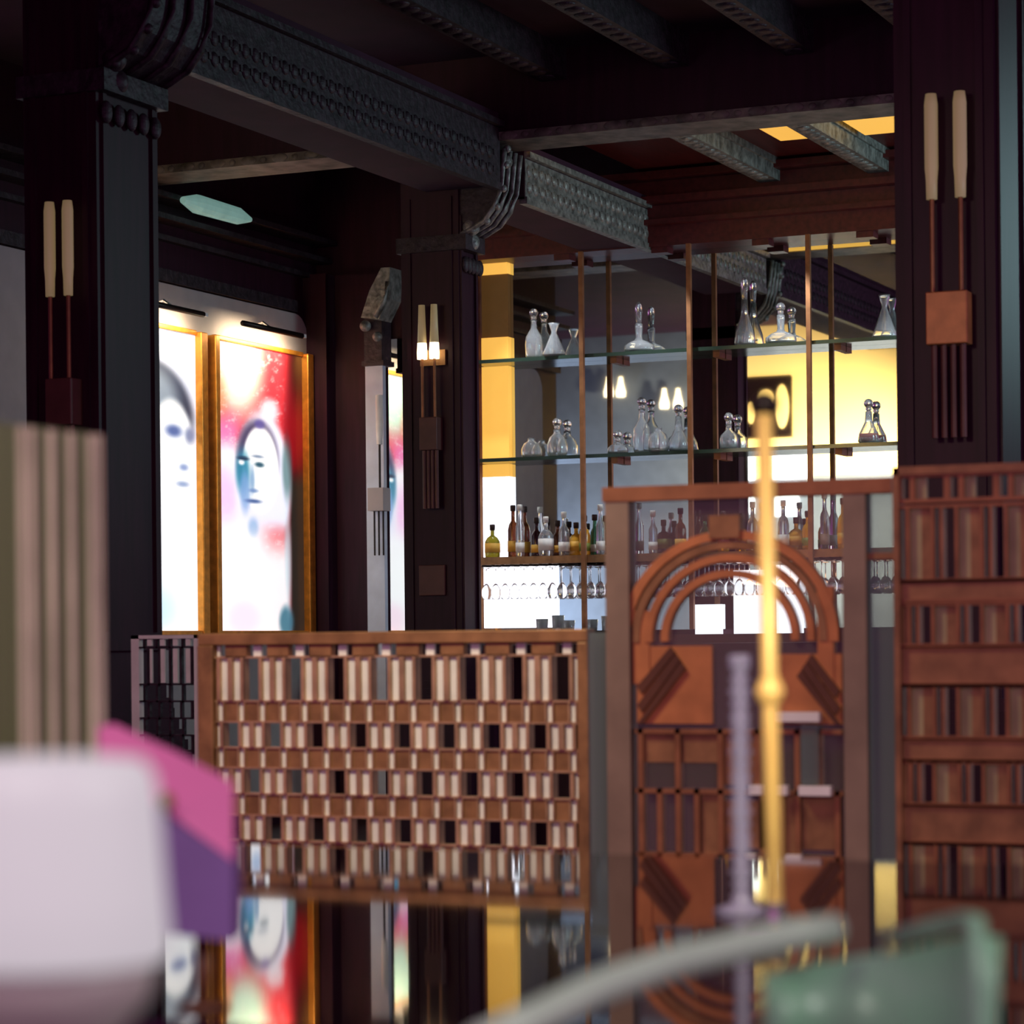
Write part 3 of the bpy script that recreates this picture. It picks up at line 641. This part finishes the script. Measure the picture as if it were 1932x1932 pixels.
la_.build('lattice', M['brass'], t); br_.build('solid_plates', M['bronze'], t); ch_.build('pale_inlays', M['champ'], t)  # pale strips put the brightness of the gaps into colour
# finer screen farther back, left of the middle one
YD = 7.4; XD0 = onY(250, 1205, YD).x; XD1 = onY(378, 1205, YD).x; zt2 = onY(330, 1198, YD).z
t = thing('fretwork_screen', ((XD0+XD1)/2, YD, 0), 'finer fretwork screen farther back beside the left pillar pedestal', 'screen', 'brass fretwork screens')
s_ = (onY(330, 1198, YD).z-onY(330, 1199, YD).z)
f = MB().box((XD0, YD-.01, 0), (XD0+.03, YD+.02, zt2)).box((XD1-.02, YD-.01, 0), (XD1+.02, YD+.02, zt2)).box((XD0, YD-.01, zt2-.012), (XD1, YD+.02, zt2)).build('frame', M['champ'], t)
l2 = MB(); z = zt2-.03; k = 0
seq = (18, 70, 32, 32, 32, 34, 60, 32, 32)
zc_ = zt2-.012
for h in seq:
    h *= s_; l2.box((XD0, YD-.008, zc_-h), (XD1, YD+.008, zc_-h+.006)); xx = XD0+.02+(.0 if k % 2 else .025)
    while xx < XD1-.02: l2.box((xx, YD-.008, zc_-h), (xx+.008, YD+.008, zc_)); xx += .042 if k % 2 else .05
    if k in (0, 1):  # pale fill stands in for the bright wall behind the gaps
        xx = XD0+.06
        while xx < XD1-.03: MB().box((xx, YD-.004, zc_-h+.008), (xx+.018, YD+.004, zc_-.002)).build('pale_inlay', M['champ'], t); xx += .05
    zc_ -= h; k += 1
l2.build('lattice', M['carve_dark'], t)
# right hand tall screen
YG = 4.90
def P(x, y): return onY(x, y, YG)
GX = lambda x: onY(x, 1210, YG).x
pz = onY(1500, 1210, YG).z-onY(1500, 1211, YG).z
GZ = lambda y: CAMZ+(1200-y)*pz
t = thing('fretwork_screen', (GX(1810), YG, 0), 'tall bronze fretwork screen at the right edge of the picture', 'screen', 'brass fretwork screens')
xr0, xr1 = GX(1692), GX(2150)
MB().box((xr0, YG-.02, 0), (xr0+.012, YG+.02, GZ(885))).box((xr0, YG-.02, GZ(900)), (xr1, YG+.02, GZ(885))).box((xr1-.02, YG-.02, 0), (xr1, YG+.02, GZ(885))).build('frame', M['bronze'], t)
la_, br_, ch_ = MB(), MB(), MB()
rows = [(905, 945, 's'), (962, 1092, 'h0'), (1100, 1130, 'p'), (1142, 1212, 'h1'), (1222, 1285, 'p'), (1292, 1382, 'h0'), (1392, 1425, 'p'), (1430, 1505, 'h1'), (1514, 1575, 'p'), (1583, 1672, 'h0'), (1682, 1720, 'p'), (1728, 1800, 'h1'), (1808, 1870, 'p'), (1878, 1960, 'h0')]
per = (GX(1890)-GX(1797)); u = per/93
for y0, y1, kd in rows:
    za, zb_ = GZ(y1), GZ(y0)
    la_.box((xr0, YG-.014, za-.008), (xr1, YG+.014, za)); la_.box((xr0, YG-.014, zb_), (xr1, YG+.014, zb_+.006))
    if kd == 'p': MB().box((xr0+.012, YG-.010, za), (xr1-.02, YG+.006, zb_)).build('solid_plate', M['bronze'], t); continue
    for k in range(-1, 6):
        c = GX(1703)+(k+(0 if kd in ('h0', 's') else .5))*per
        if c+84*u < xr0 or c > xr1-.02: continue
        for o0, o1, mb in ((-16, -10, la_), (12, 18, la_), (18, 40, ch_), (40, 60, br_), (60, 66, la_)) if kd != 's' else ((-8, 4, la_), (20, 30, la_), (30, 50, ch_)):
            a, b = max(c+o0*u, xr0), min(c+o1*u, xr1)
            if b > a and mb is la_: mb.box((a, YG-.014, za), (b, YG+.014, zb_))
            elif b > a: MB().box((a, YG-.005, za), (b, YG+.006, zb_)).build('pale_inlay' if mb is ch_ else 'solid_plate', M['olive'] if mb is ch_ else M['bronze'], t)
la_.build('lattice', M['copper'], t)
# ================================================================ ARCH SCREEN
YA = 4.96
def Q(x, y): q = onY(x, y, YA); return q
t = thing('arch_screen', (Q(1400, 1300).x, YA, 0), 'tall framed glass screen with concentric copper arches behind the brass pole', 'screen')
QX = lambda x: onY(x, 1210, YA).x
pq = onY(1400, 1210, YA).z-onY(1400, 1211, YA).z
QZ = lambda y: CAMZ+(1206-y)*pq
f = MB().box((QX(1150), YA-.02, 0), (QX(1194), YA+.025, QZ(941))).build('post', M['post'], t)
MB().box((QX(1596), YA-.02, 0), (QX(1640), YA+.025, QZ(941))).build('post', M['post'], t)
MB().box((QX(1146), YA-.022, QZ(940)), (QX(1690), YA+.027, QZ(912))).build('top_rail', M['copper'], t)
MB().box((QX(1194), YA-.002, .1), (QX(1596), YA+.003, QZ(940))).build('glass_pane', M['thin'], t)
MB().box((QX(1640), YA-.004, .1), (QX(1690), YA+.004, QZ(940))).build('side_strip', M['milk'], t)
MB().box((QX(1112), YA-.004, .1), (QX(1150), YA+.004, QZ(1190))).build('side_strip', M['milk'], t)
MB().box((QX(1640), YA-.01, QZ(1062)), (QX(1690), YA+.01, QZ(1050))).build('cross_bar', M['bronze'], t)
def arc(mb, cx, cy, r0, r1, a0, a1, th=.012, N_=28):
    for k in range(N_):
        t0 = math.radians(a0+(a1-a0)*k/N_); t1 = math.radians(a0+(a1-a0)*(k+1)/N_)
        pts = [(cx+r0*math.cos(t0), cy-r0*math.sin(t0)), (cx+r1*math.cos(t0), cy-r1*math.sin(t0)), (cx+r1*math.cos(t1), cy-r1*math.sin(t1)), (cx+r0*math.cos(t1), cy-r0*math.sin(t1))]
        mb.prism([(QX(a), YA-th, QZ(b)) for a, b in pts], (0, 2*th, 0))
for r0, r1, mname in ((188, 205, 'orange'), (170, 184, 'bronze'), (146, 160, 'orange'), (116, 130, 'orange')):
    m_ = MB(); arc(m_, 1380, 1205, r0, r1, -2, 182); m_.build('arch', M[mname], t)
MB().box((QX(1197), YA-.010, QZ(1290)), (QX(1228), YA+.010, QZ(1150))).build('arch_pier', M['orange'], t); MB().box((QX(1545), YA-.010, QZ(1290)), (QX(1575), YA+.010, QZ(1110))).build('arch_pier', M['orange'], t)
m_ = MB().box((QX(1345), YA-.018, QZ(1015)), (QX(1402), YA+.018, QZ(972))); m_.build('keystone', M['bronze'], t)
def diag(xa, xb, ya, yb_, flip):
    b_ = MB().box((QX(xa), YA-.008, QZ(yb_)), (QX(xb), YA+.004, QZ(ya))).build('striped_block', M['orange'], t)
    d_ = MB(); w_ = xb-xa; h_ = yb_-ya
    for o_ in (.10, .34, .58):
        pts = [(xa+w_*(.02), ya+h_*(o_+.42)), (xa+w_*(.02)+9, ya+h_*(o_+.42)+14), (xa+w_*(.50)+o_*40, ya+h_*.05+o_*60), (xa+w_*(.50)+o_*40-9, ya+h_*.05+o_*60-12)]
        if flip: pts = [(xa+xb-p_[0], p_[1]) for p_ in pts]
        pts = [(p_[0], min(p_[1], yb_)) for p_ in pts]
        d_.prism([(QX(a), YA-.016, QZ(b)) for a, b in pts], (0, .010, 0))
    d_.build('diagonal_bars', M['darkbar'], b_)
diag(1203, 1345, 1218, 1366, False); diag(1470, 1590, 1235, 1366, True)
la_ = MB(); ni = MB(); pl = MB()
for y in (1376, 1490, 1612, 1660, 1730): la_.box((QX(1200), YA-.012, QZ(y+9)), (QX(1590), YA+.012, QZ(y)))
for x_, y0, y1 in ((1205, 1376, 1880), (1275, 1376, 1880), (1355, 1376, 1880), (1425, 1376, 1500), (1500, 1376, 1880), (1575, 1490, 1880), (1310, 1490, 1660), (1240, 1490, 1660), (1470, 1490, 1740), (1540, 1376, 1490)):
    la_.box((QX(x_), YA-.012, QZ(y1)), (QX(x_+10), YA+.012, QZ(y0)))
for x0, x1, y0, y1 in ((1287, 1355, 1385, 1440), (1215, 1272, 1385, 1440), (1322, 1355, 1500, 1612), (1252, 1308, 1625, 1655), (1430, 1500, 1500, 1610), (1512, 1575, 1500, 1600), (1435, 1500, 1670, 1730), (1365, 1430, 1385, 1480), (1365, 1465, 1510, 1600), (1480, 1570, 1240, 1250)):
    MB().box((QX(x0), YA-.004, QZ(y1)), (QX(x1), YA+.004, QZ(y0))).build('cell_panel', M['bronze'], t)
for x0, x1, y in ((1472, 1552, 1352), (1420, 1442, 1489), (1468, 1490, 1489), (1512, 1572, 1489), (1403, 1428, 1618), (1486, 1514, 1618), (1515, 1552, 1667)):
    MB().box((QX(x0), YA-.03, QZ(y+9)), (QX(x1), YA-.012, QZ(y-9))).build('bright_bar', M['champ'], t)  # pale bars stand in for highlights on the lattice
la_.build('lattice', M['copper'], t)
MB().box((QX(1515), YA-.02, QZ(1478)), (QX(1548), YA-.006, QZ(1368))).build('mirror_tile', M['milk'], t)
# ================================================================ TABLE
TZ = CAMZ-.30
YE = onZ(770, 1601, TZ).y
t = thing('dining_table', (-1.6, 2.5, 0), 'glossy black table reflecting the portraits and the bar', 'table')
MB().box((-3.6, 1.76, TZ-.03), (.6, YE, TZ)).build('table_top', M['lacquer'], t, bevel=.003)
MB().box((-3.4, 1.9, TZ-.11), (.4, YE-.15, TZ-.03)).build('apron', M['wood'], t)
for lx in (-3.3, .3):
    for ly in (1.95, YE-.2): MB().tube([(lx, ly, TZ-.03), (lx, ly, 0)], .03).build('leg', M['wood'], t)
# ---- brass pole with dark finial
b0 = onZ(1463, 1757, TZ); d0 = (b0-EYE).dot(FW); top = atD(1441, 770, d0)
t = thing('brass_stand', b0, 'slender brass pole with a dark ball finial standing on the black table', 'stand')
MB().lathe(b0, [(.032, 0), (.034, .004), (.028, .008), (.012, .014), (.010, .03)], 28).build('base', M['nickel'], t, smooth=True)
mid = b0.lerp(top, (1757-1305)/(1757-770))
MB().tube([b0+UP*.012, mid, top], .0088, 14).build('pole', M['goldrod'], t, smooth=True)
MB().ball(mid, .0155, (1, 1, .8)).lathe(mid-UP*.014, [(.010, 0), (.013, .006), (.013, .022), (.010, .028)]).build('collar', M['goldrod'], t, smooth=True)
MB().ball(top+UP*.004, .0135, (1.1, 1.1, .95)).build('finial', M['iron'], t, smooth=True)
# ---- clear beaded glass stem
g0 = onZ(1400, 1722, TZ); dg = (g0-EYE).dot(FW); gt = atD(1388, 1235, dg)
t = thing('glass_candlestick', g0, 'slim beaded clear glass candlestick left of the brass pole', 'candlestick')
H_ = gt.z-g0.z; pr = [(.030, 0), (.031, .004), (.010, .012)]
for k in range(1, 40):
    f_ = k/40; pr.append((.006+(.006 if k % 2 else 0)+(.002 if k % 5 == 0 else 0), .012+(H_-.02)*f_))
pr += [(.012, H_-.006), (.012, H_)]
MB().lathe(g0, pr, 18).build('stem', mat('smoky_crystal', (160, 160, 182), .12, trans=.35, var=.1), t, smooth=True)
# small metal dish
for (x_, y_, l_) in ((1420, 1776, 'small shiny round dish on the table in front of the glass candlestick'), (1560, 1758, 'small shiny round dish on the table right of the brass pole')):
    q = onZ(x_, y_, TZ); tag(MB().lathe(q, [(.012, 0), (.020, .004), (.019, .005), (.010, .002)], 24).build('small_dish', M['nickel'], smooth=True), l_, 'dish')
# ---- pink and purple faceted lamp on a stem
dA = 2.10
def D(x, y, dd=0): return atD(x, y, dA+dd)
sb = D(383, 1790, .02); sb.z = TZ
t = thing('faceted_lamp', sb, 'pink and purple faceted lamp on a dark brown stem behind the glowing white lamp', 'lamp')
m_ = MB(); bm = m_.bm
V = [bm.verts.new(p_) for p_ in (D(186, 1370, .09), D(215, 1366, .09), D(330, 1418, .08), D(440, 1476, .06), D(440, 1606, 0), D(330, 1524, -.03), D(240, 1468, -.03), D(186, 1450, 0))]
bm.faces.new(V)
W = [bm.verts.new(v.co-Vector((0, 0, .008))) for v in V]; bm.faces.new(W[::-1])
for i in range(8): bm.faces.new((V[i], W[i], W[(i+1) % 8], V[(i+1) % 8]))
m_.build('pink_facet', M['pink'], t)
pts = [D(440, 1608, .001), D(325, 1527, -.029), D(240, 1478, -.03), D(240, 1755, -.03), D(325, 1763, -.029), D(440, 1776, .001)]
MB().prism(pts, FW*.07).build('purple_facet', M['purple'], t)
MB().tube([sb, D(383, 1765, .02)], .0072, 12).build('stem', M['darkbar'], t, smooth=True)
MB().lathe(sb, [(.02, 0), (.021, .003), (.008, .006)], 20).build('base', M['darkbar'], t, smooth=True)
q = D(314, 1512, -.045); MB().ball(q, .008, (1, .5, 1)).build('clasp', M['copper'], t, smooth=True)
# ---- fluted glass panel on the left
c0 = atD(172, 820, 2.42); XF = c0.x; zt_ = c0.z
t = thing('fluted_glass_panel', (XF, c0.y-.3, TZ), 'ribbed greenish glass divider standing on the table at the left edge', 'divider')
m_ = MB(); y_ = c0.y
while y_ > 1.80:
    m_.prism([(XF-.003, y_, TZ), (XF+.003, y_, TZ), (XF+.0075, y_-.006, TZ), (XF+.003, y_-.012, TZ), (XF-.003, y_-.012, TZ)], (0, 0, zt_-TZ)); y_ -= .0125
m_.build('ribbed_pane', M['flute'], t)
MB().box((XF-.004, c0.y+.001, TZ), (XF+.008, c0.y+.007, zt_)).build('edge_strip', M['strip'], t)
for px_ in (24, 43, 80, 117, 155):
    q = onX(px_, 1000, XF); MB().box((XF+.008, q.y-.003, TZ), (XF+.012, q.y+.003, zt_-.002)).build('metal_strip', M['strip'], t)
# ---- glowing frosted lamp in the foreground
dl = 1.2; lc_ = atD(85, 1800, dl); R_ = 232*dl/F; sd = CAMZ-.47
topz = atD(85, 1428, dl).z; midz = atD(85, 1795, dl).z
tag(MB().lathe((lc_.x, lc_.y, sd-.03), [(.22, 0), (.23, .015), (.22, .03)], 40).tube([(lc_.x, lc_.y, 0), (lc_.x, lc_.y, sd-.03)], .025).lathe((lc_.x, lc_.y, 0), [(.16, 0), (.16, .015), (.03, .03)], 30).build('side_table', M['lacquer']), 'small round black side table holding the glowing lamp', 'table')
t = thing('table_lamp', (lc_.x, lc_.y, sd), 'glowing white frosted lamp, very close and blurred at lower left', 'lamp')
h_ = topz-midz
MB().lathe((lc_.x, lc_.y, midz), [(R_*.98, -.004), (R_*1.02, 0), (R_*.98, h_*.3), (R_*.93, h_*.75), (R_*.90, h_*.90), (R_*.80, h_*.98), (R_*.5, h_)], 40).build('lamp_shade', M['shade'], t, smooth=True)
MB().lathe((lc_.x, lc_.y, sd), [(.05, 0), (.05, .006), (.02, .012), (.012, .03), (.012, midz-sd-.05), (R_*.55, midz-sd-.042), (R_*.85, midz-sd-.022), (R_*.92, midz-sd-.003)], 40).build('bowl_base', M['shade_low'], t, smooth=True)
# ================================================================ GREEN CHAIR
def G(x, y, d): return atD(x, y, d)
arm = [G(900, 1975, 1.38), G(1000, 1928, 1.42), G(1120, 1868, 1.48), G(1260, 1818, 1.56), G(1400, 1785, 1.63), G(1500, 1764, 1.68), G(1575, 1752, 1.70)]
cx = G(1400, 1900, 1.6)
t = thing('green_chair', (cx.x, cx.y, 0), 'low green leather chair with a pale rim at the lower right, out of focus', 'chair')
MB().tube(arm, .0105, 12).build('armrest', M['piping'], t, smooth=True)
bk = [G(1440, 1812, 1.69), G(1500, 1795, 1.71), G(1600, 1780, 1.73), G(1690, 1768, 1.72), G(1770, 1748, 1.69), G(1815, 1738, 1.65), G(1842, 1740, 1.61)]
m_ = MB(); bm = m_.bm; rings = []
for k, p_ in enumerate(bk):
    nrm = (p_-cx); nrm.z = 0; nrm.normalize(); nrm *= .016; q_ = p_.copy()
    row = []
    for j in range(9):
        z_ = -.010-.40*j/8; s_in = .07*(j/8)**1.3
        c_ = q_+Vector((0, 0, z_))+(cx-p_).normalized()*s_in*.5*(1 if True else 0); c_.z = q_.z+z_
        row.append(c_)
    rings.append((row, nrm))
def layer(sign): return [[bm.verts.new(c_+n_*sign) for c_ in row] for row, n_ in rings]
o1, o2 = layer(1), layer(0)
for k in range(len(bk)-1):
    for j in range(8):
        bm.faces.new((o1[k][j], o1[k+1][j], o1[k+1][j+1], o1[k][j+1])); bm.faces.new((o2[k][j], o2[k][j+1], o2[k+1][j+1], o2[k+1][j]))
    bm.faces.new((o1[k][0], o2[k][0], o2[k+1][0], o1[k+1][0])); bm.faces.new((o1[k][8], o1[k+1][8], o2[k+1][8], o2[k][8]))
for k in (0, len(bk)-1):
    for j in range(8): bm.faces.new((o1[k][j], o1[k][j+1], o2[k][j+1], o2[k][j]))
m_.build('backrest', M['green'], t, smooth=True)
MB().tube(bk[3:]+[bk[-1]+Vector((0, 0, -.04))+FW*-.01, bk[-1]+Vector((0, 0, -.2))+FW*-.02, bk[-1]+Vector((0, 0, -.4))+FW*-.03], .006, 10).build('piping', M['green'], t, smooth=True)
sz = .46
MB().lathe((cx.x, cx.y-.02, sz-.06), [(.13, 0), (.15, .02), (.15, .05), (.13, .065)], 32).build('seat', M['green'], t, smooth=True)
for ax, ay in ((-.1, -.1), (.1, -.1), (-.1, .08), (.1, .08)): MB().tube([(cx.x+ax, cx.y+ay, 0), (cx.x+ax*.8, cx.y+ay*.8, sz-.05)], .012).build('leg', M['iron'], t)
for a_ in (arm[0],): MB().tube([a_, Vector((a_.x*.6+cx.x*.4, a_.y*.6+cx.y*.4, sz))], .008).build('arm_support', M['iron'], t)
for o in list(bpy.data.objects):
    if 'base' in o.keys(): del o['base']
